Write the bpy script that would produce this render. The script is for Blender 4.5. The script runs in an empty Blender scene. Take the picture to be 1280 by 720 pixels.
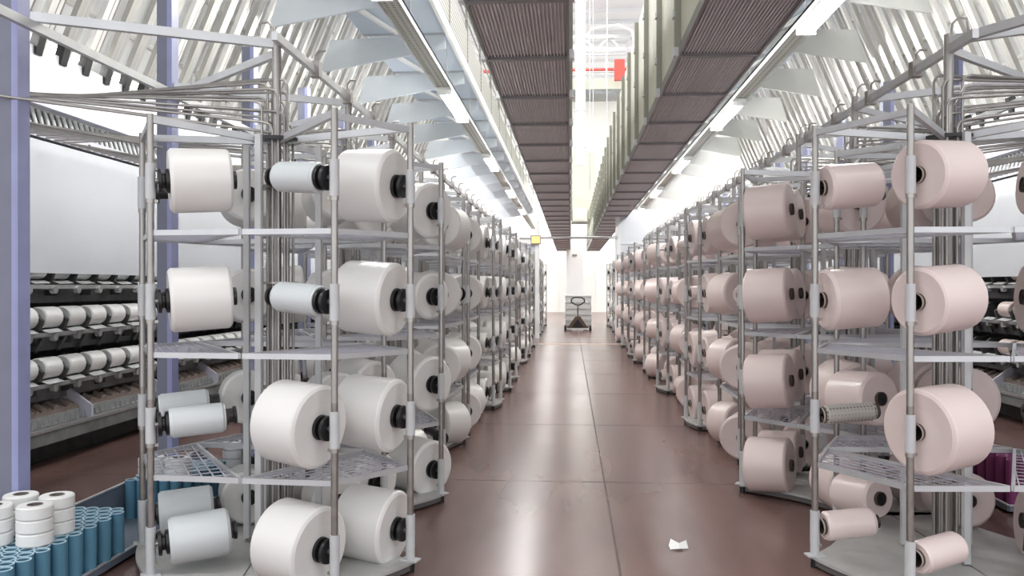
import bpy, math, random
from mathutils import Vector, Matrix
random.seed(7)
PI = math.pi
scene = bpy.context.scene
COL = scene.collection

# ------------------------------------------------------------------ materials
def mat(name, col, rough=.5, metal=0., noise=0., nscale=20., bump=0., col2=None, coord='Object', stretch=(1,1,1), spec=.5, sheen=0., emit=0.):
    m = bpy.data.materials.new(name); m.use_nodes = True
    nt = m.node_tree; b = nt.nodes['Principled BSDF']
    b.inputs['Roughness'].default_value = rough
    b.inputs['Metallic'].default_value = metal
    b.inputs['Specular IOR Level'].default_value = spec
    b.inputs['Base Color'].default_value = (*col, 1)
    if emit:
        b.inputs['Emission Color'].default_value = (*col, 1)
        b.inputs['Emission Strength'].default_value = emit
    if noise or bump:
        tc = nt.nodes.new('ShaderNodeTexCoord'); mp = nt.nodes.new('ShaderNodeMapping')
        mp.inputs['Scale'].default_value = stretch
        nt.links.new(tc.outputs[coord], mp.inputs['Vector'])
        n = nt.nodes.new('ShaderNodeTexNoise'); n.inputs['Scale'].default_value = nscale
        n.inputs['Detail'].default_value = 4
        nt.links.new(mp.outputs[0], n.inputs['Vector'])
        if noise:
            r = nt.nodes.new('ShaderNodeValToRGB')
            c2 = col2 or tuple(max(0, c*(1-noise)) for c in col)
            r.color_ramp.elements[0].position = .3; r.color_ramp.elements[1].position = .7
            r.color_ramp.elements[0].color = (*c2, 1); r.color_ramp.elements[1].color = (*col, 1)
            nt.links.new(n.outputs['Fac'], r.inputs[0]); nt.links.new(r.outputs[0], b.inputs['Base Color'])
        if bump:
            bp = nt.nodes.new('ShaderNodeBump'); bp.inputs['Strength'].default_value = bump
            bp.inputs['Distance'].default_value = .01
            nt.links.new(n.outputs['Fac'], bp.inputs['Height']); nt.links.new(bp.outputs[0], b.inputs['Normal'])
    return m

def yarn_mat(name, col, col2):
    return mat(name, col, rough=.33, noise=.1, col2=col2, nscale=3.5, stretch=(.6, 1.2, 1.2), spec=.55)

M = {}
M['yarn_white'] = yarn_mat('white yarn', (.84,.825,.80), (.79,.775,.75))
M['yarn_grey'] = yarn_mat('grey white yarn', (.66,.69,.70), (.60,.64,.65))
M['yarn_pink'] = yarn_mat('pale pink yarn', (.82,.70,.67), (.77,.64,.615))
M['yarn_spindle'] = yarn_mat('spindle yarn', (.82,.82,.81), (.74,.74,.74))
M['yarn_spindle_pink'] = yarn_mat('spindle yarn pink', (.72,.6,.57), (.6,.5,.48))
M['magenta'] = mat('magenta stripe', (.55,.16,.26), .5)
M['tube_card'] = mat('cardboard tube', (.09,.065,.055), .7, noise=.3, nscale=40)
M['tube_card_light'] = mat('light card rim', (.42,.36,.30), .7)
M['black'] = mat('black plastic', (.012,.012,.013), .32, noise=.3, nscale=30)
M['steel'] = mat('galvanised steel', (.45,.43,.41), .34, .8, noise=.25, nscale=14, stretch=(1,1,.3))
M['steel_dark'] = mat('worn steel and reflection tint', (.36,.33,.31), .36, .8, noise=.3, nscale=14)  # also carries the painted reflection tone of the lower posts
M['sleeve'] = mat('white sleeve', (.58,.59,.60), .4, noise=.08, nscale=10)
M['lav'] = mat('lavender grey paint', (.56,.56,.64), .42, noise=.1, nscale=10)
M['rail'] = mat('pale aluminium', (.62,.63,.65), .35, .4, noise=.1, nscale=8)
M['purple'] = mat('blue violet painted post', (.33,.35,.58), .45, noise=.12, nscale=6)
M['purple_d'] = mat('grey painted post face', (.20,.21,.28), .5, noise=.12, nscale=6)
M['plate'] = mat('pale grey base plate', (.52,.52,.50), .45, noise=.25, nscale=5, bump=.05)
M['plate_u'] = mat('dark plate rim', (.13,.12,.12), .5)  # rim colour that includes the shadow under the plate
M['panel'] = mat('white machine panel', (.60,.62,.66), .4, noise=.07, nscale=1.5)
M['gusset'] = mat('pale blue gusset', (.66,.71,.76), .45, noise=.05, nscale=2)
M['gusset_r'] = mat('pale gusset', (.62,.63,.61), .45, noise=.05, nscale=2)
M['deck'] = mat('walkway underside', (.58,.66,.77), .5, noise=.06, nscale=1.5)
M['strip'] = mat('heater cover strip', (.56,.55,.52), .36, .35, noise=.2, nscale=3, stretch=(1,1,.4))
M['strip_pale'] = mat('pale heater cover', (.84,.83,.80), .4, .1, noise=.1, nscale=3)  # paler tone, given to some strips at random and the cross tubes
M['dark'] = mat('machine dark steel', (.085,.09,.088), .5, .4, noise=.4, nscale=12)
M['midgrey'] = mat('machine grey', (.27,.285,.285), .45, .3, noise=.35, nscale=7)
M['machedge'] = mat('machine bright edge', (.55,.56,.56), .3, .6, noise=.2, nscale=20)
M['copper'] = mat('roller ceramic', (.42,.34,.30), .35, .3, noise=.2, nscale=30)
M['duct'] = mat('corrugated duct grey', (.66,.62,.63), .45, .0, noise=.12, nscale=4)
M['duct_frame'] = mat('duct frame', (.24,.23,.23), .5, .4)
M['ductside'] = mat('duct side cream', (.66,.66,.58), .5, noise=.08, nscale=3)
M['olive'] = mat('duct side post', (.30,.30,.26), .5)
M['wallw'] = mat('cream wall', (.86,.86,.82), .7, noise=.04, nscale=1)
M['blockw'] = mat('greenish cream block', (.60,.62,.53), .7, noise=.05, nscale=1)
M['bright'] = mat('painted white', (.85,.86,.87), .6, noise=.03, nscale=1)
M['red'] = mat('red pipe', (.55,.09,.07), .5)
M['blue'] = mat('blue paper tube', (.10,.26,.38), .55, noise=.2, nscale=6)
M['blue_rim'] = mat('pale blue rim', (.42,.60,.70), .6)
M['roll'] = mat('white roll', (.80,.80,.79), .55, noise=.05, nscale=20)
M['core'] = mat('grey roll core', (.16,.14,.13), .6)
M['purpletube'] = mat('magenta paper tube', (.26,.05,.17), .5, noise=.2, nscale=6)
M['trolley'] = mat('blue grey trolley', (.17,.20,.25), .5, noise=.2, nscale=8)
M['brown'] = mat('old brown steel', (.16,.11,.08), .5, .3, noise=.3, nscale=20)
M['paper'] = mat('white paper', (.85,.84,.82), .8)
M['lamp'] = mat('lit tube', (1,.99,.96), .4, emit=14)
M['orange'] = mat('orange light', (1,.45,.12), .4, emit=1.5)
M['crate'] = mat('white crate', (.72,.72,.70), .5)

# mesh perforated (walkway side)
def dotted(name, base, hole, scale, thr=.28):
    m = bpy.data.materials.new(name); m.use_nodes = True
    nt = m.node_tree; b = nt.nodes['Principled BSDF']
    tc = nt.nodes.new('ShaderNodeTexCoord'); v = nt.nodes.new('ShaderNodeTexVoronoi')
    v.inputs['Scale'].default_value = scale; v.inputs['Randomness'].default_value = 0
    r = nt.nodes.new('ShaderNodeValToRGB'); r.color_ramp.elements[0].position = thr; r.color_ramp.elements[1].position = thr+.06
    r.color_ramp.elements[0].color = (*hole,1); r.color_ramp.elements[1].color = (*base,1)
    nt.links.new(tc.outputs['Object'], v.inputs['Vector']); nt.links.new(v.outputs['Distance'], r.inputs[0])
    nt.links.new(r.outputs[0], b.inputs['Base Color']); b.inputs['Roughness'].default_value = .45
    return m
M['perf'] = dotted('perforated sheet', (.42,.42,.37), (.10,.10,.09), 14, .42)
M['speckle'] = dotted('perforated dye tube', (.42,.40,.37), (.20,.18,.17), 55, .38)

# floor: brown painted glossy concrete with seams
def floor_mat():
    m = bpy.data.materials.new('brown floor'); m.use_nodes = True
    nt = m.node_tree; b = nt.nodes['Principled BSDF']; L = nt.links
    tc = nt.nodes.new('ShaderNodeTexCoord')
    n1 = nt.nodes.new('ShaderNodeTexNoise'); n1.inputs['Scale'].default_value = .9; n1.inputs['Detail'].default_value = 3
    mp = nt.nodes.new('ShaderNodeMapping'); mp.inputs['Scale'].default_value = (1.6,.45,1)
    L.new(tc.outputs['Object'], mp.inputs[0]); L.new(mp.outputs[0], n1.inputs['Vector'])
    r1 = nt.nodes.new('ShaderNodeValToRGB')
    r1.color_ramp.elements[0].position=.3; r1.color_ramp.elements[1].position=.72
    r1.color_ramp.elements[0].color=(.14,.078,.068,1); r1.color_ramp.elements[1].color=(.20,.122,.108,1)
    L.new(n1.outputs['Fac'], r1.inputs[0])
    n2 = nt.nodes.new('ShaderNodeTexNoise'); n2.inputs['Scale'].default_value = 2.2; n2.inputs['Detail'].default_value = 2
    mp2 = nt.nodes.new('ShaderNodeMapping'); mp2.inputs['Scale'].default_value = (1.8,.35,1)
    L.new(tc.outputs['Object'], mp2.inputs[0]); L.new(mp2.outputs[0], n2.inputs['Vector'])
    r2 = nt.nodes.new('ShaderNodeValToRGB'); r2.color_ramp.elements[0].position=.35; r2.color_ramp.elements[1].position=.6
    r2.color_ramp.elements[0].color=(.9,.9,.9,1); r2.color_ramp.elements[1].color=(1.05,1.05,1.05,1)
    L.new(n2.outputs['Fac'], r2.inputs[0])
    mx = nt.nodes.new('ShaderNodeMixRGB'); mx.blend_type='MULTIPLY'; mx.inputs[0].default_value=1
    L.new(r1.outputs[0], mx.inputs[1]); L.new(r2.outputs[0], mx.inputs[2])
    L.new(mx.outputs[0], b.inputs['Base Color'])
    r3 = nt.nodes.new('ShaderNodeMapRange'); r3.inputs['To Min'].default_value=.20; r3.inputs['To Max'].default_value=.30
    L.new(n1.outputs['Fac'], r3.inputs['Value']); L.new(r3.outputs[0], b.inputs['Roughness'])
    b.inputs['Specular IOR Level'].default_value=.55
    return m
M['floor'] = floor_mat()
M['glow_tan'] = mat('tan floor reflection', (.42,.29,.23), .4, noise=.2, nscale=3)  # tan colour of a warm light reflection painted on the floor
M['seam'] = mat('floor seam', (.10,.062,.054), .6)

# ------------------------------------------------------------------ mesh builder
class MB:
    def __init__(s): s.v=[]; s.f=[]; s.m=[]; s.sm=[]; s.mats=[]; s.cur=0
    def mat(s, k):
        if k not in s.mats: s.mats.append(k)
        s.cur = s.mats.index(k); return s
    def add(s, vs, fs, smooth=False):
        o=len(s.v); s.v += [tuple(v) for v in vs]
        for f in fs: s.f.append([i+o for i in f]); s.m.append(s.cur); s.sm.append(smooth)
        return s
    def box(s, x0,x1,y0,y1,z0,z1, T=None):
        vs=[Vector((x,y,z)) for z in (z0,z1) for y in (y0,y1) for x in (x0,x1)]
        if T is not None: vs=[T@v for v in vs]
        return s.add(vs, [(0,2,3,1),(4,5,7,6),(0,1,5,4),(2,6,7,3),(0,4,6,2),(1,3,7,5)])
    def bar(s, p0,p1,w,h,up=(0,0,1)):
        p0=Vector(p0);p1=Vector(p1);d=(p1-p0).normalized();u=Vector(up)
        if abs(d.dot(u))>.98: u=Vector((1,0,0))
        a=d.cross(u).normalized()*(w/2); b=a.cross(d).normalized()*(h/2)
        vs=[p+sa*a+sb*b for p in (p0,p1) for sa,sb in ((-1,-1),(1,-1),(1,1),(-1,1))]
        return s.add(vs,[(0,1,2,3),(7,6,5,4),(0,4,5,1),(1,5,6,2),(2,6,7,3),(3,7,4,0)])
    def rev(s, prof, n=16, T=None, closed=False, caps=True):
        # prof: list of (axial x, radius) around X axis; T places it
        k=len(prof)
        for j in range(k-1):   # separate rings per segment keeps hard edges
            (x0,r0),(x1,r1)=prof[j],prof[j+1]
            vs=[];fs=[]
            for x,r in ((x0,r0),(x1,r1)):
                for i in range(n):
                    a=2*PI*i/n; vs.append(Vector((x,r*math.cos(a),r*math.sin(a))))
            for i in range(n):
                q=(i+1)%n; fs.append((i,q,n+q,n+i))
            if T is not None: vs=[T@v for v in vs]
            s.add(vs,fs,abs(x1-x0)>1e-6)
        return s
    def cyl(s,p0,p1,r,n=10,r1=None,caps=True):
        p0=Vector(p0);p1=Vector(p1);d=p1-p0;L=d.length
        q=Vector((1,0,0)).rotation_difference(d.normalized()).to_matrix().to_4x4()
        T=Matrix.Translation(p0)@q
        r1=r if r1 is None else r1
        pr=[(0,r),(L,r1)]
        if caps: pr=[(0,0.0001)]+pr+[(L,.0001)]
        return s.rev(pr,n,T)
    def tube(s,pts,r,n=8):
        pts=[Vector(p) for p in pts]; rings=[]
        d=(pts[1]-pts[0]).normalized(); u=Vector((0,0,1)) if abs(d.z)<.9 else Vector((1,0,0))
        a=d.cross(u).normalized()
        vs=[];fs=[]
        for i,p in enumerate(pts):
            t=((pts[min(i+1,len(pts)-1)]-p).normalized() if i<len(pts)-1 else Vector())+((p-pts[i-1]).normalized() if i>0 else Vector())
            t.normalize(); a=(a-t*a.dot(t)).normalized(); b=t.cross(a)
            for k in range(n):
                an=2*PI*k/n; vs.append(p+r*(math.cos(an)*a+math.sin(an)*b))
        for i in range(len(pts)-1):
            for k in range(n):
                q=(k+1)%n; fs.append((i*n+k,i*n+q,(i+1)*n+q,(i+1)*n+k))
        s.add(vs,fs,True)
        s.add([vs[k] for k in range(n)],[tuple(range(n-1,-1,-1))]); s.add(vs[-n:],[tuple(range(n))])
        return s
    def prism(s,poly,z0,z1):
        n=len(poly)
        vs=[(x,y,z0) for x,y in poly]+[(x,y,z1) for x,y in poly]
        fs=[tuple(range(n-1,-1,-1)),tuple(range(n,2*n))]+[(i,(i+1)%n,n+(i+1)%n,n+i) for i in range(n)]
        return s.add(vs,fs)
    def slab(s,poly,y0,y1):    # polygon in XZ extruded along Y
        n=len(poly)
        vs=[(x,y0,z) for x,z in poly]+[(x,y1,z) for x,z in poly]
        fs=[tuple(range(n)),tuple(range(2*n-1,n-1,-1))]+[(i,n+i,n+(i+1)%n,(i+1)%n) for i in range(n)]
        return s.add(vs,fs)
    def build(s,name,parent=None,default=None,loc=None):
        me=bpy.data.meshes.new(name)
        me.from_pydata(s.v,[],s.f)
        for k in (s.mats or [default]): me.materials.append(M[k])
        me.polygons.foreach_set('material_index', s.m)
        me.polygons.foreach_set('use_smooth', s.sm)
        me.update()
        o=bpy.data.objects.new(name,me); COL.objects.link(o)
        if parent: o.parent=parent
        if loc: o.location=loc
        return o
def mb(k): return MB().mat(k)

def tag(o,label=None,cat=None,group=None,kind=None):
    if label: o['label']=label
    if cat: o['category']=cat
    if group: o['group']=group
    if kind: o['kind']=kind
    return o
def empty(name,loc=(0,0,0),rz=0):
    o=bpy.data.objects.new(name,None); COL.objects.link(o); o.location=loc; o.rotation_euler.z=rz
    o.empty_display_size=.1; return o
KIDS={}
def kids(o):
    if o.name not in KIDS: KIDS[o.name]=list(o.children)
    return KIDS[o.name]
def copy_tree(o,parent=None,skip=None):
    c=o.copy(); COL.objects.link(c)
    if parent: c.parent=parent
    for ch in kids(o):
        if skip and skip(ch): continue
        copy_tree(ch,c,skip)
    return c
def dup(o,parent,loc=None):
    c=o.copy(); COL.objects.link(c); c.parent=parent
    if loc is not None: c.location=loc
    return c

ORD=['first','second','third','fourth','fifth','sixth','seventh','eighth','ninth','tenth','eleventh','twelfth','thirteenth','fourteenth']

# ------------------------------------------------------------------ constants
CAMH=1.438
TILT=.065                             # pegs rise slightly towards the centre
XC=.25
TIER=[1.94,1.365,.775,.205]         # heights of the peg axes
SHELF=[1.694,1.111,.526]
POST_H=2.26
RR=.722

# ------------------------------------------------------------------ setting
o=mb('floor').box(-14,14,-4,47,-.1,0).build('floor'); tag(o,kind='structure')
o=mb('seam').box(XC-.006,XC+.006,-2,46,0,.0012).build('trim_1'); tag(o,kind='structure')
b=mb('seam')
for k in range(18): b.box(-14,14,1.1+2.55*k-.0025,1.1+2.55*k+.0025,0,.0011)
o=b.build('trim_2'); tag(o,kind='structure')
b=mb('wallw').box(-14,14,47,47.2,0,12)
for k in range(40): b.box(-14+.7*k,-13.95+.7*k,46.96,47,0,12)
o=b.build('wall_far'); tag(o,kind='structure')
for sx,nm in ((-1,'wall_left'),(1,'wall_right')):
    x0,x1=(-14.2,-14) if sx<0 else (14,14.2)
    o=mb('wallw').box(x0,x1,-4,47,0,4).box(x0,x1,-4,47,11,12).build(nm); tag(o,kind='structure')
    b=mb('rail')
    for k in range(18): b.box(x0,x1,-4+3*k-.06,-4+3*k+.06,4,11)
    b.box(x0,x1,-4,47,7.4,7.5)
    o=b.build('added_window_1' if sx<0 else 'added_window_2'); tag(o,kind='structure')  # added unglazed band above the wall, lets world light in
b=mb('bright')
for k in range(36): # ribbed ceiling
    y=-4+1.45*k
    b.box(-14,14,y,y+1.3,12,12.06)
    b.box(-14,14,y+1.3,y+1.45,11.86,12.06)
o=b.build('ceiling'); tag(o,kind='structure')

o=mb('glow_tan').box(-.85,1.25,20.7,21.3,0,.002).build('floor_glow'); tag(o,kind='structure')  # flat strip painting the warm reflected light across the aisle
# roof beams / pipes at the far end
r=empty('roof_girder',(0,33,10.6)); tag(r,'grey steel girder crossing below the far ceiling','girder')
mb('rail').box(-14,14,-.15,.15,0,.12).box(-14,14,-.15,.15,.5,.62).build('flange',r)
b=mb('rail')
for k in range(28): b.bar((-14+k,0,.06),(-13.5+k,0,.56),.08,.08); b.bar((-13.5+k,0,.56),(-13+k,0,.06),.08,.08)
b.build('lattice',r)
o=mb('red').cyl((-5,32,9.65),(6,32,9.65),.06,12).build('sprinkler_pipe'); tag(o,'thin red horizontal sprinkler pipe high above the aisle','pipe')
# platform with railing
r=empty('overhead_platform',(.7,30,8.3)); tag(r,'grey high platform with railing crossing between the ducts','platform')
mb('midgrey').box(-1.6,1.6,-.6,.6,-.16,0).build('deck',r)
mb('blockw').box(-1.6,1.6,-.62,-.58,0,.35).build('kick_plate',r)
for x in (-1.55,-.5,.55,1.55): mb('rail').cyl((x,-.6,0),(x,-.6,1.2),.03,8).build('railing_post',r)
for z in (.6,1.2): mb('rail').cyl((-1.6,-.6,z),(1.6,-.6,z),.03,8).build('railing_bar',r)
o=mb('red').box(1.5,1.85,28.9,29.1,8.5,9.2).build('fire_box'); tag(o,'red box fixed high beside the overhead platform','box')
# duct pipe
r=empty('ventilation_pipe',(.35,29,0)); tag(r,'pale vertical ventilation pipe with clamp rings between ducts','pipe')
mb('bright').cyl((0,0,5.6),(0,0,11.9),.17,20).build('pipe',r)
for k in range(5): mb('rail').cyl((0,0,6.2+k*1.25),(0,0,6.28+k*1.25),.2,20).build('clamp_ring',r)
mb('bright').tube([(0,0,9.8),(.4,0,10.3),(1.3,0,10.4),(1.75,0,10.2),(1.85,0,9.7),(1.85,0,7)],.045,8).build('bypass_pipe',r)
b=mb('blockw').box(-.25,1.15,37.6,39,4.45,7.4); b.mat('wallw').box(.1,.75,37.5,37.6,4.3,4.9); b.mat('duct_frame').box(.05,.8,37.4,37.62,4.2,4.32)
o=b.build('hanging_duct'); tag(o,'greenish cream square duct hanging in the middle far down the hall','duct')
for i,(x,y) in enumerate([(.05,26),(.55,24),(.95,22),(.75,28)]):
    o=mb('rail').cyl((x,y,3.4+i*.8),(x,y,11.9),.012,6).build('hanging_cable')
    tag(o,'thin vertical cable hanging from the ceiling between the ducts','cable','cables hanging over the aisle')
# middle column at far end
r=empty('end_pillar',(.22,44,0)); tag(r,'broad white pillar standing at the far end behind the crates','pillar')
mb('bright').box(-.42,.42,-.3,.3,0,4.9).build('shaft',r); mb('midgrey').box(-.12,.12,-.33,-.3,3.0,3.1).build('number_plate',r)

# ------------------------------------------------------------------ portal between the two halls
PY=23.3
r=empty('portal_frame',(0,PY,0)); tag(r,'white steel portal frame with pale panels where the creel rows end','portal')
mb('bright').box(1.24,1.36,-.12,.12,0,3.6).build('column',r)
mb('bright').box(-.98,-.86,-.12,.12,0,3.25).build('column',r)
mb('panel').box(1.36,4.6,-.04,.04,1.9,3.55).build('panel',r)
mb('panel').box(1.36,4.6,-.04,.04,.0,1.88).build('panel',r)
mb('lav').box(-4.2,-.98,-.04,.04,0,2.62).build('panel',r)
mb('bright').box(-4.2,-.98,-.14,.1,2.64,3.02).build('lintel_beam',r)
mb('rail').box(1.36,4.6,-.07,.07,2.6,2.64).build('panel_rail',r)
mb('rail').cyl((-1.4,-.16,2.78),(1.3,-.16,2.78),.035,8).build('cross_pipe',r)
r=empty('warning_light',(-.95,PY-.2,2.72)); tag(r,'small orange lit warning light on the left portal column','light')
mb('orange').box(-.11,.11,-.03,.03,-.09,.09).build('lens',r); mb('midgrey').box(-.14,.14,.0,.06,-.12,.12).build('housing',r)

# ------------------------------------------------------------------ overhead corrugated ducts
def duct(x0,x1,wall_side,label):
    r=empty('overhead_duct',((x0+x1)/2,0,CAMH+1.9)); tag(r,label,'duct')
    w=(x1-x0)/2; P=1.43; n=24
    b=mb('duct')
    pts=[]
    for i in range(n+1):
        x=-w+2*w*i/n
        pts += [(x-.0,0),(x+.35*2*w/n,0),(x+.5*2*w/n,.018),(x+.85*2*w/n,.018)]
    pts=[p for p in pts if p[0]<=w+1e-6]
    vs=[];fs=[]
    for y in (.03,P-.03):
        vs+= [(x,y,z) for x,z in pts]
    k=len(pts)
    for i in range(k-1): fs.append((i,k+i,k+i+1,i+1))
    b.add(vs,fs)
    b.box(-w,w,.03,P-.03,.03,.05)
    bo=b.build('tray_panel',r)
    fr=mb('duct_frame').box(-w-.02,w+.02,-.028,.028,-.022,.06)
    fr.mat('rail').box(-w-.06,-w-.015,-.05,.05,-.02,.05).box(w+.015,w+.06,-.05,.05,-.02,.05)
    fo=fr.build('joint_frame',r)
    ed=mb('duct_frame').box(-w-.02,-w,0,P,-.02,.06).box(w,w+.02,0,P,-.02,.06).build('edge_rail',r)
    sw=mb('ductside').box(-w,-w+.02,.0,P,.06,1.56).box(w-.02,w,0,P,.06,1.56)
    sw.mat('bright')
    so=sw.build('side_panel',r)
    ps=mb('olive').box(-w-.05,-w,-.03,.03,0,1.6).box(w,w+.05,-.03,.03,0,1.6)
    ps.mat('rail')
    for z in (.3,.75,1.2): ps.box(-w-.065,-w-.05,-.04,.04,z,z+.05)
    po=ps.build('side_post',r)
    mb('ductside').box(-w,w,1.2,46.5,1.56,1.6).build('top_cover',r)
    y0=1.25
    for q in (bo,fo,ed,so,po): q.location.y=y0
    for k in range(1,31):
        for q in (bo,fo,ed,so,po): dup(q,r,(0,y0+k*P,0))
    return r
duct(-.68,-.03,1,'long grey corrugated overhead duct left of the aisle centre, ribbed underside')
duct(.90,1.52,-1,'long grey corrugated overhead duct with cream sides, right of aisle centre')

# ------------------------------------------------------------------ walkways with gussets, railings
GH=3.6+CAMH
def walkway(s,label):
    X=lambda d: XC+s*d          # distance from the hall axis
    r=empty('service_walkway',(XC,0,0)); tag(r,label,'walkway')
    P=2.15
    gk='gusset' if s<0 else 'gusset_r'
    g=mb(gk).slab([(s*2.08,GH+.08),(s*3.78,GH+.03),(s*3.92,GH-.44),(s*2.07,GH-.12)],-.02,.02).build('gusset_plate',r)
    d=mb('deck').box(min(s*2.05,s*3.3),max(s*2.05,s*3.3),.03,P-.03,GH+.10,GH+.14)
    d.mat('rail').box(min(s*2.05,s*3.3),max(s*2.05,s*3.3),-.02,.02,GH+.08,GH+.15)
    do=d.build('deck_panel',r)
    br=mb('bright').bar((s*3.25,0,GH+.05),(s*2.75,P*.9,GH+.05),.05,.05).build('brace',r)
    e=mb('bright').box(min(s*2.0,s*2.05),max(s*2.0,s*2.05),0,P,GH+.04,GH+.2).build('edge_beam',r)
    k=mb('perf').box(min(s*2.01,s*2.04),max(s*2.01,s*2.04),0.05,P-.05,GH+.22,GH+.75).build('mesh_panel',r)
    po=mb('olive').box(min(s*2.0,s*2.05),max(s*2.0,s*2.05),-.025,.025,GH+.1,GH+1.15).build('railing_post',r)
    h=mb('olive').cyl((s*2.02,0,GH+1.15),(s*2.02,P,GH+1.15),.025,8).cyl((s*2.02,0,GH+.95),(s*2.02,P,GH+.95),.015,6).build('handrail',r)
    y0=7.9
    for q in (g,do,br,e,k,po,h): q.location.y=y0-2*P
    for i in range(-1,16):
        for q in (g,do,br,e,k,po,h): dup(q,r,(0,y0+i*P,0))
walkway(-1,'pale blue overhead service walkway with tapered gusset plates, left side')
walkway(1,'pale overhead service walkway with tapered gusset plates, right side')

# ------------------------------------------------------------------ light rails and lamps
LZ=CAMH+3.0
for nm,x,ys in (('left',-1.92,[7.4,13.8,20.2,26.6,33]),('right',2.73,[8.9,14.9,20.9,26.9,33])):
    r=empty('lighting_rail',(x,0,LZ)); tag(r,'perforated steel lighting rail hung over the %s creel row'%nm,'lighting rail')
    mb('rail').box(-.12,.12,2,45,.06,.09).box(-.12,-.11,2,45,0,.09).box(.11,.12,2,45,0,.09).build('channel',r)
    mb('perf').box(-.108,.108,2,45,.045,.058).build('perforated_strip',r)
    for y in range(4,45,3): mb('rail').cyl((0,y,.09),(0,y,.75),.008,6).build('hanger_rod',r)
    for i,y in enumerate(ys):
        t=empty('fluorescent_lamp',(x,y,LZ-.02)); tag(t,'%s lit twin-tube fluorescent lamp from the camera on the %s lighting rail'%(ORD[i],nm),'lamp','ceiling lamps')
        mb('bright').box(-.11,.11,-1.1,1.1,0,.06).build('housing',t)
        for sx in (-.055,.055): mb('lamp').cyl((sx,-1.08,-.03),(sx,1.08,-.03),.024,10).build('lamp_tube',t)
        for sy in (-1.08,1.08): mb('sleeve').box(-.11,.11,sy-.015,sy+.015,-.06,.0).build('end_cap',t)
        L=bpy.data.lights.new('lamp_light','AREA'); L.shape='RECTANGLE'; L.size=.3; L.size_y=2.2; L.energy=55; L.color=(1,.98,.95)
        lo=bpy.data.objects.new('lamp_light',L); COL.objects.link(lo); lo.parent=t; lo.location=(0,0,-.08)
        for py in (-.6,.6):
            L=bpy.data.lights.new('lamp_glow','POINT'); L.energy=45; L.shadow_soft_size=.03; L.color=(1,.99,.96)
            lo=bpy.data.objects.new('lamp_glow',L); COL.objects.link(lo); lo.parent=t; lo.location=(0,py,-.1)

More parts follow.
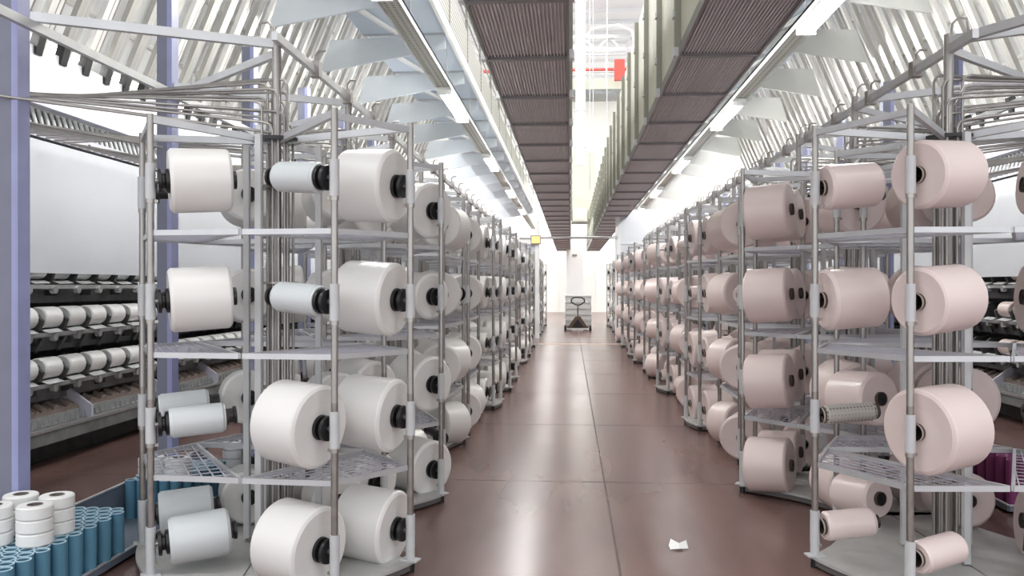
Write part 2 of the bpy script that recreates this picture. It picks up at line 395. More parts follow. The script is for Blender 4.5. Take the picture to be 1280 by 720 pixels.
# ------------------------------------------------------------------ texturing machines
def machine(s,label):
    dist=4.45                       # face distance from hall axis
    r=empty('texturing_machine',(XC,0,0)); tag(r,label,'machine')
    def X(a,bb):                    # depth behind face (positive = away from the aisle)
        p,q=s*(dist+a),s*(dist+bb); return (min(p,q),max(p,q))
    PIT=.32; MOD=8*PIT; Y0=3.1; NM=7
    parts=[]
    def P(b,name): o=b.build(name,r); parts.append(o); return o
    x=X(.55,.6); P(mb('dark').box(*x,0,MOD,.1,3.3),'back_panel')
    b=mb('dark').box(*X(.15,.6),0,MOD,.0,.12)
    P(b,'plinth')
    # bottom trough with rollers
    b=mb('midgrey').box(*X(-.12,.5),0,MOD,.2,.3); b.mat('machedge').box(*X(-.13,-.10),0,MOD,.3,.325)
    P(b,'bottom_trough')
    b=mb('copper')
    for k in range(30):
        y=.05+k*MOD/30
        b.cyl((s*(dist+.02),y,.40+.02*(k%2)),(s*(dist+.12),y+.035,.44+.02*(k%2)),.034,8)
        b.cyl((s*(dist+.25),y,.48),(s*(dist+.35),y+.035,.52),.034,8)
    b.mat('machedge')
    for k in range(30):
        y=.05+k*MOD/30; b.cyl((s*(dist-.05),y,.32),(s*(dist-.05),y,.38),.012,6)
    b.box(*X(-.055,.4),0,MOD,.301,.33).box(*X(.0,.4),0,MOD,.33,.395)
    P(b,'roller_row')
    P(mb('lav').slab([(s*(dist-.1),.32),(s*(dist-.1),.42),(s*(dist+.18),.62),(s*(dist+.5),.62),(s*(dist+.5),.32)],1.28,1.31),'side_bracket')
    P(mb('lav').slab([(s*(dist-.1),.32),(s*(dist-.1),.42),(s*(dist+.18),.62),(s*(dist+.5),.62),(s*(dist+.5),.32)],.02,.05),'side_bracket')
    # girders and decks
    b=mb('midgrey').box(*X(.12,.5),0,MOD,.5,.72).box(*X(.2,.5),0,MOD,.9,1.1).box(*X(.2,.5),0,MOD,1.3,1.5)
    b.mat('dark')
    for k in range(5):
        b.box(*X(.1,.13),.2+k*.5,.34+k*.5,.55,.66).box(*X(.17,.2),.3+k*.5,.42+k*.5,.95,1.05).box(*X(.17,.2),.1+k*.5,.22+k*.5,1.36,1.46)
    b.mat('midgrey')
    for k in range(9): b.bar((s*(dist+.18),k*.31,.9),(s*(dist+.18),k*.31+.18,1.08),.03,.03)
    P(b,'girder')
    for z in (.655,1.06,1.44):
        b=mb('midgrey').box(*X(-.06,.5),0,MOD,z-.03,z); b.mat('machedge').box(*X(-.075,-.055),0,MOD,z-.02,z+.012)
        for k in range(8): b.cyl((s*(dist-.09),.16+k*PIT,z-.03),(s*(dist-.05),.16+k*PIT,z-.03),.03,8)
        P(b,'deck_shelf')
    # cradle arms beside each package, guide plates under it
    for z in TZ:
        b=mb('dark'); dist_=dist; dist=dist+(.11 if z>1.5 else 0)
        for k in range(8):
            y=k*PIT
            b.slab([(s*(dist-.06),z-.1),(s*(dist-.09),z-.02),(s*(dist+.02),z+.07),(s*(dist+.16),z+.08),(s*(dist+.2),z-.1)],y-.02,y+.015)
            b.cyl((s*(dist),y-.035,z),(s*(dist),y+.035,z),.03,8)
        b.mat('sleeve')
        for k in range(8):
            y=k*PIT
            b.add([(s*(dist-.1),y+.05,z-.12),(s*(dist-.1),y+.25,z-.115),(s*(dist-.03),y+.27,z-.09),(s*(dist-.03),y+.05,z-.095)],[(0,1,2,3)])
        dist=dist_
        P(b,'package_cradle')
    # panels
    P(mb('panel').box(*X(0,.04),.01,MOD-.01,1.545,2.60),'cover_panel')
    b=mb('lav').box(*X(-.02,.08),0,MOD,2.62,2.70).box(*X(.0,.08),0,MOD,2.88,2.92)
    b.mat('black')
    for k in range(8): b.cyl((s*(dist-.03),.1+k*PIT,2.66),(s*(dist-.02),.1+k*PIT,2.66),.012,6)
    P(b,'guide_rail')
    b=mb('sleeve')
    for k in range(30):
        y=k*MOD/30; b.cyl((s*(dist+.05),y,2.71),(s*(dist+.14),y+.07,2.88),.018,6)
    b.mat('brown')
    for k in range(30):
        y=k*MOD/30+.04; b.cyl((s*(dist+.12),y,2.72),(s*(dist+.16),y,2.88),.014,6)
    P(b,'guide_rod_row')
    P(mb('panel').box(*X(.06,.1),0,MOD,2.92,3.36),'upper_panel')
    for o in parts: o.location.y=Y0
    for i in range(1,NM):
        for o in parts: dup(o,r,(0,Y0+i*MOD,0))
    # sloping heater strips
    L=4.2; tx=-.42*s
    def strip(kA,kB):
        b=mb(kA)
        for dy,w,dd in ((0,.075,0),(.105,.055,.03)):
            b.bar((0,dy,0),(tx*L,dy,L),.05,w,(0,1,0)) if False else b.bar((s*dd,dy,0),(s*dd+tx*L,dy,L),w,.05,(s,0,0))
        b.mat(kB).bar((s*-.03,.052,.05),(s*-.03+tx*L,.052,L),.012,.02,(s,0,0))
        b.bar((s*.0,.17,.1),(s*.0+tx*L,.17,L),.02,.03,(s,0,0))
        b.mat('black').bar((0,.0,-.06),(tx*.12,0,.12),.085,.07,(s,0,0))
        return b.build('heater_strip',r)
    st=[strip('strip','rail'),strip('strip_pale','steel')]
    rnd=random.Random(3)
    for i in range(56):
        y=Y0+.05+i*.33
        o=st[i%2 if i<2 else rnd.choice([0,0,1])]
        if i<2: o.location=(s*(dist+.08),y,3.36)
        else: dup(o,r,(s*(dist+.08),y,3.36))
    # secondary layer behind, cross tubes
    b=mb('strip_pale')
    for z in (3.9,4.6,5.4): b.cyl((s*(dist+.35)+tx*(z-3.36),Y0,z),(s*(dist+.35)+tx*(z-3.36),Y0+18,z),.03,8)
    b.build('cross_tube',r)
    b=mb('bright').add([(s*(dist+.5),Y0-.5,3.0),(s*(dist+.5),Y0+18.5,3.0),(s*(dist+.5)+tx*3.6,Y0+18.5,6.6),(s*(dist+.5)+tx*3.6,Y0-.5,6.6)],[(0,1,2,3)])
    b.build('backing_sheet',r)
    return r
TZ=[1.58,1.19,.785]
machine(-1,'long texturing machine with white cover panels and sloping heater strips behind left creels')
machine(1,'long texturing machine with sloping heater strips behind right creels of pink yarn')

for s,side in ((-1,'left'),(1,'right')):
    for i in range(7):
        t=empty('small_lamp',(XC+s*4.72,3.6+1.15*i,3.50)); tag(t,'%s small lit lamp from the camera, glowing behind %s heater strips'%(ORD[i],side),'lamp','small lamps behind the heater strips')
        mb('bright').box(-.03,.03,-.3,.3,.03,.06).build('housing',t)
        mb('lamp').cyl((0,-.28,0),(0,.28,0),.03,10).build('lamp_tube',t)
# spindle packages on the machines
def spindle(k,nm):
    r=empty('take_up_package')
    b=mb(k).rev([(-.115,.035),(-.115,.078),(-.105,.086),(.105,.086),(.115,.078),(.115,.035)],20,Matrix.Rotation(PI/2,4,'Z'))
    b.build('yarn_winding',r)
    mb('black').rev([(-.125,.0001),(-.125,.035),(.125,.035),(.125,.0001)],12,Matrix.Rotation(PI/2,4,'Z')).build('package_core',r)
    return r
for s,k,ny in ((-1,'yarn_spindle',26),(1,'yarn_spindle_pink',18)):
    proto=spindle(k,''); first=True
    side='left' if s<0 else 'right'
    rnd=random.Random(5)
    for ti,z in enumerate(TZ):
        for i in range(ny):
            y=3.1+.16+.32*(i+1) if s<0 else 3.1+.16+.32*(i+2)
            o=proto if first else copy_tree(proto); first=False
            if s>0 and rnd.random()<.2: sc=.8
            else: sc=1
            o.location=(XC+s*(4.45+(.13 if ti==0 else 0)),y,z)
            tag(o,'small %s package on %s deck of the %s machine, %s from the near end'%('white' if s<0 else 'pinkish',['top','middle','bottom'][ti],side,
                 (ORD+['fifteenth','sixteenth','seventeenth','eighteenth','nineteenth','twentieth','twenty-first','twenty-second','twenty-third','twenty-fourth','twenty-fifth','twenty-sixth'])[i]),
                'yarn package','take-up packages on the %s machine'%side)

# ------------------------------------------------------------------ creels
def clipseg(poly,p,d):
    # clip infinite line p+t d against convex poly
    t0,t1=-1e9,1e9; n=len(poly)
    area=sum(poly[i][0]*poly[(i+1)%n][1]-poly[(i+1)%n][0]*poly[i][1] for i in range(n))
    sg=1 if area>0 else -1
    for i in range(n):
        a=poly[i]; b=poly[(i+1)%n]
        nx,ny=-(b[1]-a[1])*sg,(b[0]-a[0])*sg
        den=nx*d[0]+ny*d[1]; num=nx*(a[0]-p[0])+ny*(a[1]-p[1])
        if abs(den)<1e-9:
            if num>0: return None
            continue
        t=num/den
        if den>0: t0=max(t0,t)
        else: t1=min(t1,t)
    return (t0,t1) if t1>t0+.005 else None

def creel_proto(corners,hub,name='rotary_creel'):
    """corners: list of 6 (x,y,peg dir deg) relative to the centre, order: short pairs (0,1),(2,3),(4,5)"""
    r=empty(name)
    c=[(x,y) for x,y,_ in corners]
    mid=lambda a,b:((a[0]+b[0])/2,(a[1]+b[1])/2)
    # base plate with curved sides
    poly=[]
    for i in range(6):
        a,b_=c[i],c[(i+1)%6]; m=mid(a,b_); l=math.hypot(*m)
        sag=.03 if i%2==0 else -.09
        N=8
        for k in range(N):
            t=k/N; q=4*t*(1-t)*sag
            f=1.03
            poly.append(((a[0]+(b_[0]-a[0])*t)*f+m[0]/l*q,(a[1]+(b_[1]-a[1])*t)*f+m[1]/l*q))
    b=mb('plate'); b.prism(poly,.045,.06)
    b.mat('plate_u').prism([(x*.985,y*.985) for x,y in poly],.012,.044)  # dark rim slab, also paints the shadow below the raised plate
    b.mat('steel_dark').bar((*mid(c[0],c[5]),.0615),(*mid(c[2],c[3]),.0615),.006,.002)
    b.build('base_plate',r)
    # posts
    b=mb('steel').cyl((0,0,.0),(0,0,POST_H),.0165,12)
    b.mat('steel_dark').cyl((0,0,.06),(0,0,.9),.0168,12,caps=False)  # lower part darker: a brownish reflection painted on the post
    post=b.build('post',r)
    sl=mb('sleeve').cyl((0,0,-.085),(0,0,.085),.0235,12)
    sl.mat('steel').cyl((0,0,-.105),(0,0,-.085),.021,12).box(.018,.034,-.01,.01,-.102,-.088)
    sl=sl.build('post_sleeve',post)
    ft=mb('sleeve').cyl((0,0,.045),(0,0,.16),.0225,12)
    ft.box(-.045,.045,-.03,.03,.058,.066); ft.mat('black').cyl((0,0,0),(0,0,.045),.022,10)
    ft=ft.build('foot',post)
    if hub:
        b=mb('steel').cyl((.015,0,0),(.04,0,0),.012,8)
        b.mat('black').rev([(.035,.0001),(.032,.058),(.047,.060),(.052,.036),(.062,.036),(.068,.058),(.082,.060),(.085,.036),(.375,.036),(.378,.045),(.392,.045),(.395,.02),(.37,.018),(.37,.0001)],20)
    else:
        b=mb('black').cyl((.015,0,0),(.34,0,0),.008,8)
        b.rev([(.105,.0001),(.105,.035),(.335,.035),(.335,.0001)],14)  # black plug paints the darkness inside the hollow tube
    peg=b.build('package_peg',r)
    for i,(x,y,d) in enumerate(corners):
        p=post if i==0 else dup(post,r)
        p.location=(x,y,0); p.rotation_euler.z=math.radians(d)
        if i>0: dup(ft,p)
        for k,z in enumerate(TIER):
            s_=sl if (i==0 and k==0) else dup(sl,p)
            s_.location=(0,0,z)
            g=peg if (i==0 and k==0) else dup(peg,r)
            g.location=(x,y,z); g.rotation_euler=(0,-TILT,math.radians(d))
    # shelves: three quadrilateral wire panels
    for j in range(3):
        i0,i1=2*j,2*j+1
        P=[mid(c[i0-1],c[i0]),c[i0],c[i1],mid(c[i1],c[(i1+1)%6])]
        # small gap at the mids
        q=[]
        for k,pt in enumerate(P):
            if k==0: t=(P[0][0]+(P[1][0]-P[0][0])*.02,P[0][1]+(P[1][1]-P[0][1])*.02)
            elif k==3: t=(P[3][0]+(P[2][0]-P[3][0])*.02,P[3][1]+(P[2][1]-P[3][1])*.02)
            else: t=(pt[0]*.985,pt[1]*.985)
            q.append(t)
        b=mb('rail')
        for k in range(4):
            a,e=q[k],q[(k+1)%4]; b.bar((*a,0),(*e,0),.016,.026)
        b.mat('lav')
        # wires parallel with the short side and across it
        dx,dy=q[2][0]-q[1][0],q[2][1]-q[1][1]; l=math.hypot(dx,dy); d=(dx/l,dy/l); nrm=(-d[1],d[0])
        for (dd,nn,pit,w,z) in ((d,nrm,.050,.006,.004),(nrm,d,.085,.008,-.002)):
            for k in range(-40,41):
                pp=(nn[0]*k*pit,nn[1]*k*pit)
                t=clipseg(q,pp,dd)
                if t: b.bar((pp[0]+dd[0]*t[0],pp[1]+dd[1]*t[0],z),(pp[0]+dd[0]*t[1],pp[1]+dd[1]*t[1],z),w,.004)
        so=b.build('wire_shelf',r,loc=(0,0,SHELF[0]))
        for z in SHELF[1:]: dup(so,r,(0,0,z))
        # two top spokes
        for i in (i0,i1):
            x,y=c[i]
            mb('rail').bar((0,0,2.2),(x,y,2.235),.026,.034).build('spoke',r)
        mb('rail').bar((*c[i0],2.225),(*c[i1],2.225),.02,.03).build('top_bar',r)
    return r

def generic(seed):
    rnd=random.Random(seed); out=[]
    for j in range(3):
        n=120*j
        for sg in (-1,1):
            a=math.radians(n+sg*20)
            out.append((RR*math.cos(a),RR*math.sin(a),n+180+rnd.uniform(-6,6)))
    return out

CL1=(-1.55,4.33); CR1=(1.95,4.50)
def rel(c,L): return [(x-c[0],y-c[1],d) for x,y,d in L]
corL1=rel(CL1,[(-1.087,3.813,156),(-.804,4.184,163),(-1.477,4.956,-60),(-2.001,5.035,-64),(-2.293,4.363,27),(-1.998,3.877,29)])
corR1=rel(CR1,[(2.44,3.97,152),(2.66,4.45,170),(2.25,5.25,-90),(1.605,5.20,-62),(1.25,4.40,9),(1.527,3.898,29)])
genL=generic(1); genR=generic(2)

protoL=creel_proto(genL,True); protoR=creel_proto(genR,False)
creelL1=creel_proto(corL1,True); creelR1=creel_proto(corR1,False)

# ---- stationary centre stand with the yarn guide tubes
def stand(s):
    r=empty('guide_tube_stand')
    mb('steel').cyl((0,0,0),(0,0,2.74),.024,12).build('centre_column',r)
    mb('black').cyl((0,0,2.195),(0,0,2.212),.125,28).build('ring_plate',r)
    for a,rad in ((265,.21),(152,.23),(30,.22)) if s<0 else ((270,.2),(38,.2),(150,.21)):
        x,y=rad*math.cos(math.radians(a)),rad*math.sin(math.radians(a))
        p=mb('sleeve').bar((x,y,.07),(x,y,2.2),.03,.03,(0,1,0)).build('inner_post',r)
        b=mb('steel_dark').bar((x,y,.075),(x*.2,y*.2,.075),.03,.012).build('inner_foot',r)
    k=0
    for row in range(3):
        for i in range(5):
            a=2*PI*(k*.381966); rad=.045+.055*((k%4)/3)
            x,y=rad*math.cos(a)*1.0,rad*math.sin(a)
            zt=2.24+.022*k
            ye=(k-7)*.11
            mb('steel').tube([(x,y,.12),(x,y,zt-.04),(x+s*.015,y,zt-.01),(x+s*.05,y+ye*.02,zt),(s*1.2,ye*.55,zt+(2.58-zt)*.35),(s*2.55,ye,2.60)],.0075,6).build('guide_tube',r)
            k+=1
    for z in (.9,1.45,1.95): mb('steel').cyl((0,0,z),(0,0,z+.012),.11,20).build('tube_clamp',r)
    # beams that tie the column to the posts on the machine side
    X2=s*1.1
    mb('rail').bar((0,0,2.71),(X2,-.37,2.76),.035,.045).build('cross_beam',r)
    mb('rail').bar((0,0,2.66),(X2,1.06,2.69),.03,.04).build('diagonal_beam',r)
    mb('steel_dark').tube([(0,-.02,2.7),(s*.01,-.02,2.79),(s*.04,-.02,2.82),(s*.08,-.02,2.815),(s*.09,-.02,2.75)],.006,6).build('hook',r)
    return r
standL,standR=stand(-1),stand(1)

def frame_post(s):
    r=empty('frame_post')
    b=mb('purple_d').box(-.05,.044,-.045,.045,0,3.42); b.build('post',r)
    b=mb('purple').box(.0441,.052,-.048,.045,0.013,3.42).box(.02,.0441,-.049,-.0451,.013,3.42)
    b.build('face_strip',r)
    b=mb('purple_d')
    for z in (.9,1.5,2.0,2.35,2.9): b.box(.012,.036,-.048,-.043,z,z+.045)
    for z in range(12): b.cyl((.03,-.047,.3+z*.25),(.03,-.046,.3+z*.25),.007,6)
    b.build('slot_row',r)
    mb('lav').box(-.1,.1,-.1,.1,0,.012).build('foot_plate',r)
    return r

PER=1.43
def corner_names(cs,aisle):
    # aisle=+1 means larger X is nearer the aisle
    idx=sorted(range(6),key=lambda i:-aisle*cs[i][0])
    nm={}
    for grp,word in ((idx[:3],'aisle-side'),(idx[3:],'machine-side')):
        for k,i in enumerate(sorted(grp,key=lambda i:cs[i][1])): nm[i]=(['front','middle','rear'][k]+' '+word,word,k)
    return nm

# ---- packages
def pack_proto(yk,R,L,core='tube_card',stripe=False,inner=True):
    r=empty('yarn_package')
    r0=.040
    b=mb(yk).rev([(0,r0),(0,R*.55),(-.004,R*.9),(.004,R-.006),(.012,R),(L-.012,R*.985),(L-.004,R*.985-.006),(L+.003,R*.88),(L,R*.55),(L,r0)],40)
    if stripe: b.mat('magenta').rev([(L*.1,R*.9905),(L*.1,R*1.003),(L*.16,R*1.003),(L*.16,R*.985)],40)
    b.build('yarn_winding',r)
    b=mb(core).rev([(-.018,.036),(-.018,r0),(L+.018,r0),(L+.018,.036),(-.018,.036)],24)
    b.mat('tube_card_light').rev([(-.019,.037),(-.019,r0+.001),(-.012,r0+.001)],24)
    b.build('cardboard_tube',r)
    return r
PROT={}
def get_pack(kind,yk):
    key=(kind,yk)
    if key in PROT: return PROT[key],False
    R,L={'large':(.187,.275),'medium':(.156,.275),'thick':(.197,.26),'slim':(.074,.25),'half':(.115,.27)}[kind]
    if yk=='speckle': p=pack_proto('speckle',.048,.26)
    else: p=pack_proto(yk,R,L)
    PROT[key]=p; return p,True
NAMEK={'large':'large','medium':'medium','thick':'extra thick','slim':'slim','half':'half-wound'}
PENDING=[]
def place_pack(*a): PENDING.append(a)
def really_place(kind,yk,croot,x,y,z,d,label,group,off=.085):
    p,new=get_pack(kind,yk)
    o=p if new else copy_tree(p)
    rz=croot.rotation_euler.z
    c=Vector((x,y,0)); c.rotate(Matrix.Rotation(rz,3,'Z'))
    a=math.radians(d)+rz
    o.location=(croot.location.x+c.x+off*math.cos(a),croot.location.y+c.y+off*math.sin(a),z+off*TILT)
    o.rotation_euler=(random.uniform(-.015,.015),-TILT+random.uniform(-.015,.015),a)
    tag(o,label,'yarn package',group)
    return o
TN=['top','second','third','bottom']
def load(root,cs,side,idx,spec=None,where='row',skipfar=0,yks=('yarn_white',)):
    rz=root.rotation_euler.z
    wc=[]
    for x,y,d in cs:
        v=Vector((x,y,0)); v.rotate(Matrix.Rotation(rz,3,'Z')); wc.append((v.x,v.y))
    nm=corner_names(wc,1 if side=='left' else -1)
    rnd=random.Random(100*idx+(7 if side=='left' else 3)+(0 if where=='row' else 50))
    for i,(x,y,d) in enumerate(cs):
        name,word,k=nm[i]
        if skipfar==1 and word=='machine-side' and k!=0: continue
        if skipfar==2 and word=='machine-side': continue
        for t in range(4):
            if spec is not None:
                kd=spec[i][t]
                if kd is None: continue
                if isinstance(kd,tuple): kd,yk=kd
                else: yk=yks[0]
            else:
                q=rnd.random()
                kd='large' if q<.62 else ('medium' if q<.76 else ('slim' if q<.88 else ('thick' if q<.95 else 'half')))
                if rnd.random()<.04: continue
                yk=yks[0] if (kd!='slim' or side=='right') else rnd.choice(['yarn_grey','yarn_white'])
            coln={'yarn_white':'white','yarn_grey':'greyish','yarn_pink':'pale pink','speckle':'speckled grey'}[yk]
            if where=='row': lb='%s %s yarn package, %s tier, %s post, %s creel of %s row'%(NAMEK[kd],coln,TN[t],name,ORD[idx],side)
            else: lb='%s %s yarn package, %s tier, %s post, %s creel beyond portal, %s'%(NAMEK[kd],coln,TN[t],name,ORD[idx],side)
            if yk=='speckle': lb='bare speckled grey tube, %s tier, %s post, %s creel of %s row'%(TN[t],name,ORD[idx],side)
            place_pack(kd,yk,root,x,y,TIER[t],d,lb,('yarn packages on the %s creels'%side) if where=='row' else 'yarn packages beyond the portal', .05 if yk in('yarn_pink','speckle') else .085)

SG=('slim','yarn_grey'); HG=('half','yarn_grey')
specL1=[ [SG,SG,'thick','thick'], ['large','large','large','large'],
         ['medium','medium','medium','medium'], ['medium','medium','medium','medium'],
         [None,None,SG,HG], ['medium','medium',SG,HG] ]
S=('slim','speckle')
specR1=[ [None,'half','medium','large'], ['medium','large',None,'large'],
         ['medium',None,'large','medium'], [None,None,'medium','half'],
         ['half','medium',S,'slim'], ['medium','medium','thick','slim'] ]

phiL={1:83,2:57,3:60,4:115,5:20,6:95,7:50,8:110,9:30,10:75,11:5,12:60}
phiR={1:38,2:0,3:68,4:0,5:70,6:20,7:100,8:45,9:80,10:10,11:60,12:30}
N=13
frameL=frame_post(-1)
usedL=usedR=False
for i in range(N):
    yL=CL1[1]+PER*i; yR=CR1[1]+PER*i
    # left
    if i==0: c=creelL1; cs=corL1
    else:
        c=protoL if not usedL else copy_tree(protoL); usedL=True; cs=genL
    c.location=(CL1[0],yL,0); c.rotation_euler.z=0 if i==0 else math.radians(phiL[i])
    tag(c,'%s rotary steel creel from the camera in the left row, holding white yarn packages'%ORD[i],'yarn creel','creels of the left row')
    load(c,cs,'left',i,specL1 if i==0 else None,skipfar=0 if i<3 else (1 if i<6 else 2),yks=('yarn_white',))
    st=standL if i==0 else copy_tree(standL)
    st.location=(CL1[0]+.01,yL-.01,0)
    tag(st,'steel guide tube bundle rising through the centre of the %s creel, left row'%ORD[i],'tube stand','guide tube stands, left row')
    # right
    if i==0: c=creelR1; cs=corR1
    else:
        c=protoR if not usedR else copy_tree(protoR); usedR=True; cs=genR
    c.location=(CR1[0]-(.03 if i else 0),yR,0); c.rotation_euler.z=0 if i==0 else math.radians(phiR[i])
    tag(c,'%s rotary steel creel from the camera in the right row, holding pink yarn packages'%ORD[i],'yarn creel','creels of the right row')
    load(c,cs,'right',i,specR1 if i==0 else None,skipfar=0 if i<3 else (1 if i<6 else 2),yks=('yarn_pink',))
    st=standR if i==0 else copy_tree(standR)
    st.location=(CR1[0],yR-.01,0)
    tag(st,'steel guide tube bundle rising through the centre of the %s creel, right row'%ORD[i],'tube stand','guide tube stands, right row')
    # posts on machine side
    for s,side,x,y in ((-1,'left',-2.66,yL-.37),(1,'right',3.07,yR-.38)):
        p=frameL if (i==0 and s<0) else copy_tree(frameL)
        p.location=(x,y,0)
        if i==0 and s<0: p.location.x=-2.735
        tag(p,'blue-violet steel post, %s from the camera, behind the %s creel row'%(ORD[i],side),'post','blue-violet posts, %s side'%side)
# beyond the portal
for i in range(6):
    for s,side,x,pr,cs in ((-1,'left',-1.6,protoL,genL),(1,'right',2.05,protoL,genL)):
        c=copy_tree(pr); c.location=(x,25.0+PER*i,0); c.rotation_euler.z=math.radians([10,95,50,75,20,60][i]+(60 if s>0 else 0))
        tag(c,'%s rotary creel beyond the portal on the %s side, white packages'%(ORD[i],side),'yarn creel','creels beyond the portal')
        load(c,cs,side,i,None,where='beyond',skipfar=2,yks=('yarn_white',))

# long rails above the rows
for x,z,lb in ((CL1[0]+.04,2.72,'long steel rail above the centres of the left creel row'),(-2.6,2.70,'long steel rail fixed along the left blue-violet posts'),
              (CR1[0]+.0,2.66,'long steel rail above the centres of the right creel row'),(3.01,2.68,'long steel rail fixed along the right blue-violet posts')):
    r=empty('overhead_rail',(x,0,z)); tag(r,lb,'rail')
    y0=1.2 if abs(x)>2.5 else 4.2
    mb('rail').bar((0,y0,0),(0,23,0),.03,.045).build('rail_bar',r)
    if abs(x)<2.5:
        cl=mb('steel_dark').box(-.03,.03,-.03,.03,-.04,.05).tube([(0,0,.03),(0,0,.09),(.02,0,.115),(.06,0,.115)],.007,6).build('clamp',r)
        cl.location.y=4.9
        for k in range(1,25): dup(cl,r,(0,4.9+k*.715,0))
# near end bars toward the camera
o=mb('rail').bar((1.95,4.49,2.70),(2.75,3.3,2.74),.035,.045).build('tie_bar'); tag(o,'short steel bar running from the nearest right creel column toward the camera','beam')

# the 300 that show largest are objects, the rest one object
def key(a):
    c=Vector((a[3],a[4],0)); c.rotate(Matrix.Rotation(a[2].rotation_euler.z,3,'Z'))
    X=a[2].location.x+c.x; Y=a[2].location.y+c.y
    hid=1.0 if abs(X-XC)<1.75 else 1.35
    return math.hypot(X,Y)*hid
PENDING.sort(key=key)
for a in PENDING[:300]: really_place(*a)
rest=MB(); 
for (kind,yk,croot,x,y,z,d,lb,g,of) in PENDING[300:]:
    Rr,L={'large':(.187,.275),'medium':(.156,.275),'thick':(.197,.26),'slim':(.074,.25),'half':(.115,.27)}[kind]
    rz=croot.rotation_euler.z; c=Vector((x,y,0)); c.rotate(Matrix.Rotation(rz,3,'Z')); a=math.radians(d)+rz
    T=Matrix.Translation((croot.location.x+c.x+of*math.cos(a),croot.location.y+c.y+of*math.sin(a),z+.0085))@Matrix.Rotation(a,4,'Z')@Matrix.Rotation(-TILT,4,'Y')
    rest.mat(yk).rev([(0,.037),(0,Rr-.01),(.01,Rr),(L-.01,Rr),(L,Rr-.01),(L,.037)],20,T)
    rest.mat('tube_card').rev([(-.018,.036),(L+.018,.036)],12,T)
o=rest.build('distant_yarn_packages'); tag(o,'distant white and pink yarn packages on the far creels of both rows','yarn packages',kind='stuff')

# ------------------------------------------------------------------ blue paper tubes and white rolls (left)
def paper_tube(k,rim,h):
    r=empty('paper_tube')
    b=mb(k).rev([(0,.029),(0,.033),(h,.033)],18,Matrix.Rotation(-PI/2,4,'Y'))
    b.mat(rim).rev([(h,.033),(h,.027)],18,Matrix.Rotation(-PI/2,4,'Y'))
    b.mat(k).rev([(h,.027),(.0,.027)],18,Matrix.Rotation(-PI/2,4,'Y'))
    b.build('tube_wall',r)
    mb(rim).rev([(h-.002,.0335),(h+.001,.0335),(h+.001,.0265),(h-.004,.0265)],18,Matrix.Rotation(-PI/2,4,'Y')).build('rim',r)
    return r
def trolley(x0,x1,y0,y1,label,hi=.055,back=.24,side=-1):
    r=empty('tube_trolley',((x0+x1)/2,(y0+y1)/2,0)); tag(r,label,'trolley')
    w,l=(x1-x0)/2,(y1-y0)/2
    mb('trolley').box(-w,w,-l,l,.02,.034).build('floor_tray',r)
    for n,a in enumerate(((-w-.01,-w,-l,l),(w,w+.01,-l,l),(-w,w,-l-.01,-l),(-w,w,l,l+.01))):
        h=back if (n==0 and side<0) or (n==1 and side>0) else hi
        b=mb('trolley').box(*a,.02,h); b.mat('rail').box(a[0]-.003,a[1]+.003,a[2]-.003,a[3]+.003,h,h+.008); b.build('side_wall',r)
    for sx in (-1,1):
        for sy in (-1,1): mb('black').cyl((sx*w*.85-.015,sy*l*.85,.02),(sx*w*.85+.015,sy*l*.85,.02),.02,12).build('wheel',r)
trolley(-2.70,-2.32,3.2,6.1,'low blue-grey trolley full of upright blue paper tubes beside the left creel')
proto=paper_tube('blue','blue_rim',.232); first=True
roll=empty('white_roll')
mb('roll').rev([(0,.03),(0,.072),(.006,.077),(.052,.077),(.058,.072),(.058,.03)],28,Matrix.Rotation(-PI/2,4,'Y')).build('winding',roll)
mb('core').rev([(-.001,.03),(-.001,.034),(.060,.034),(.060,.028),(-.001,.028)],20,Matrix.Rotation(-PI/2,4,'Y')).build('core',roll)
def tubes(x0,x1,y0,y1,pr,group,lab,z=.035):
    global first
    row=0; y=y0
    while y<y1:
        x=x0+(.034 if row%2 else 0)
        while x<x1:
            o=pr if first else copy_tree(pr); first=False
            o.location=(x+random.uniform(-.002,.002),y+random.uniform(-.002,.002),z); tag(o,lab,'paper tube',group)
            x+=.071
        y+=.0625; row+=1
tubes(-2.66,-2.34,3.26,4.28,proto,'blue tubes, near batch','upright blue paper tube with pale rim in the near trolley batch')
tubes(-2.66,-2.34,4.92,5.5,proto,'blue tubes, rear batch','upright blue paper tube standing behind the nearest left creel')
fr=True
def rollstack(x,y,z,n,w,g):
    w=w.replace('  ',' ')
    global fr
    for k in range(n):
        o=roll if fr else copy_tree(roll); fr=False
        o.location=(x,y,z+k*.060); o.rotation_euler.z=random.uniform(0,6)
        tag(o,'white tape roll, %s in the stack %s'%((['bottom','middle','top'] if n==3 else ['bottom','top'])[k],w),'roll',g)
Z=.268
rollstack(-2.43,3.66,Z,3,'nearest the blue-violet post','white rolls on the blue tubes')
rollstack(-2.62,3.84,Z,3,'left behind the front one','white rolls on the blue tubes')
rollstack(-2.44,3.84,Z,3,'second from front on right','white rolls on the blue tubes')
rollstack(-2.61,3.64,Z,3,'partly hidden left of the post','white rolls on the blue tubes')
rollstack(-2.41,5.02,Z,2,'on tubes behind the nearest creel','white rolls on rear tubes')
rollstack(-2.58,5.02,Z,2,'at left on tubes behind the nearest creel','white rolls on rear tubes')
for k,y in enumerate((5.85,)):
    for q in range(5):
        o=copy_tree(roll); o.location=(-2.40,y,.035+q*.06); tag(o,'white tape roll, %s in the far stack of five on the left trolley'%['bottom','second','middle','fourth','top'][q],'roll','white rolls at trolley end')
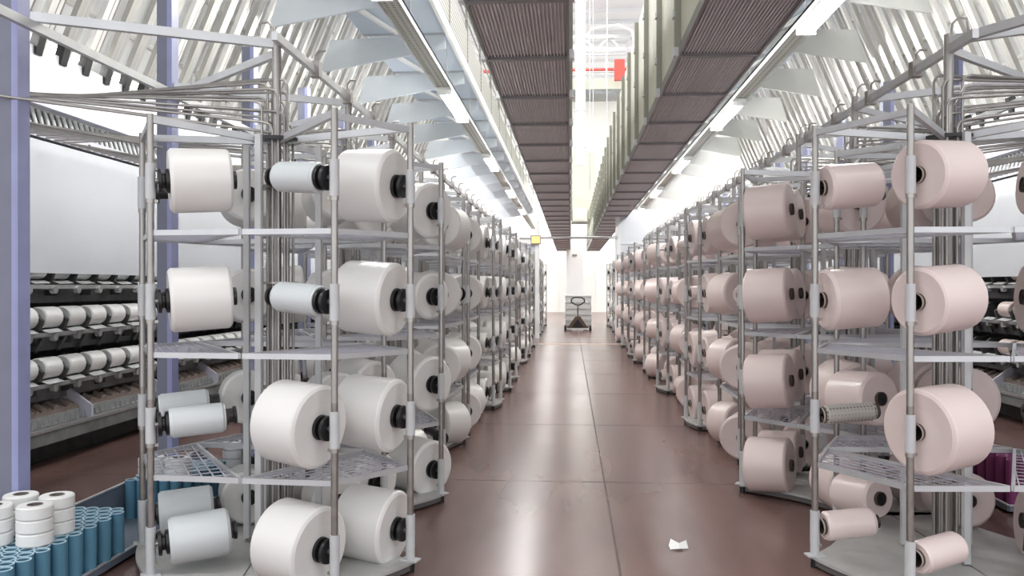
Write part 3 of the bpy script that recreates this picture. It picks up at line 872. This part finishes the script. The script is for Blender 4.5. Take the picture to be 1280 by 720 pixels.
# magenta tubes right
first=True
p2=paper_tube('purpletube','purpletube',.30)
trolley(2.76,3.0,5.5,7.0,'low trolley with magenta paper tubes behind the nearest right creel',side=1)
tubes(2.80,2.97,5.55,6.5,p2,'magenta tubes','upright magenta paper tube standing behind the nearest right creel')

# ------------------------------------------------------------------ pallet truck and white crates far down the aisle
PX,PY_=.24,27.4
r=empty('pallet_truck',(PX,PY_,0)); tag(r,'brown pallet truck with raised loop handle parked in the aisle','pallet truck')
mb('brown').slab([(-.34,.08),(.34,.08),(.08,.46),(-.08,.46)],-.12,.05).build('body',r)
mb('black').slab([(-.2,.11),(.2,.11),(0,.38)],-.14,-.12).build('front_cover',r)
for sx in (-1,1):
    mb('brown').box(sx*.27-.08,sx*.27+.08,.05,1.15,.08,.14).build('fork',r)
    mb('black').cyl((sx*.40-.04,-.05,.09),(sx*.40+.04,-.05,.09),.09,16).build('wheel',r)
mb('steel_dark').cyl((0,-.1,.42),(0,-.28,.84),.022,10).build('shaft',r)
mb('black').tube([(0,-.28,.83),(-.1,-.29,.86),(-.21,-.3,.93),(-.21,-.31,1.02),(-.12,-.32,1.08),(.12,-.32,1.08),(.21,-.31,1.02),(.21,-.3,.93),(.1,-.29,.86),(0,-.28,.83)],.022,8).build('loop_handle',r)
cr=empty('white_crate')
mb('crate').box(-.42,.42,-.4,.4,0,.02).box(-.42,-.40,-.4,.4,0,.17).box(.40,.42,-.4,.4,0,.17).box(-.42,.42,-.4,-.38,0,.17).box(-.42,.42,.38,.4,0,.17).build('crate_body',cr)
mb('bright').box(-.45,.45,-.43,-.40,.17,.2).box(-.45,.45,.4,.43,.17,.2).box(-.45,-.42,-.43,.43,.17,.2).box(.42,.45,-.43,.43,.17,.2).build('rim',cr)
for k in range(5):
    o=cr if k==0 else copy_tree(cr); o.location=(PX+.02+random.uniform(-.01,.01),PY_+.75,.142+k*.2)
    tag(o,'white plastic crate on the pallet truck, %s from the bottom'%ORD[k],'crate','white crates on the pallet truck')

# paper scrap on the floor
b=mb('paper')
vs=[(-.05,-.03,.003),(.0,-.045,.012),(.05,-.01,.004),(.045,.04,.035),(0,.03,.012),(-.04,.045,.04),(-.055,.0,.016),(0,0,.03)]
b.add(vs,[(0,1,7),(1,2,7),(2,3,7),(3,4,7),(4,5,7),(5,6,7),(6,0,7)])
o=b.build('paper_scrap',loc=(.594,4.66,0)); tag(o,'crumpled scrap of white paper lying on the brown aisle floor','paper scrap')

# ------------------------------------------------------------------ light
w=bpy.data.worlds.new('World'); scene.world=w; w.use_nodes=True
bg=w.node_tree.nodes['Background']; bg.inputs[0].default_value=(.95,.97,1,1); bg.inputs[1].default_value=1.5
def area(n,loc,rot,sx,sy,e,c=(1,1,1)):
    L=bpy.data.lights.new(n,'AREA'); L.shape='RECTANGLE'; L.size=sx; L.size_y=sy; L.energy=e; L.color=c
    o=bpy.data.objects.new(n,L); COL.objects.link(o); o.location=loc; o.rotation_euler=rot; return o
for k,y in enumerate((2,11,20,29,38)):
    area('ceiling_fill',(-7,y,11.7),(0,0,0),3,7,900,(1,.99,.97)); area('ceiling_fill',(7.5,y,11.7),(0,0,0),3,7,900,(1,.99,.97))  # added fill lights below the closed ceiling, no roof openings
    area('ceiling_fill',(XC,y,11.7),(0,0,0),2.5,7,170 if y<25 else 260,(1,.99,.95))  # added fill over the aisle, stronger at the far end
for yy in (12,18):
    area('aisle_fill',(-.95,yy,4.6),(0,0,0),.15,4,90); area('aisle_fill',(1.9,yy,4.6),(0,0,0),.15,4,90)  # added light bars brightening the rows, no fixtures modelled
area('far_fill',(.3,36,4.1),(0,0,0),3,8,300)  # added fill keeping the far hall bright, no fixture
area('far_fill',(.3,43,6.5),(0,0,0),6,4,700)  # second added fill light near the end wall

# ------------------------------------------------------------------ camera
cd=bpy.data.cameras.new('camera'); cam=bpy.data.objects.new('camera',cd); COL.objects.link(cam)
cam.location=(0,0,CAMH); cd.sensor_width=36; cd.lens=1050/1280*36; cd.clip_end=200; cd.clip_start=.05
cam.rotation_euler=(PI/2-math.atan(2/1050),0,math.atan(73/1050))
scene.camera=cam
scene.view_settings.view_transform='Standard'
scene.view_settings.look='None'
scene.view_settings.exposure=.15
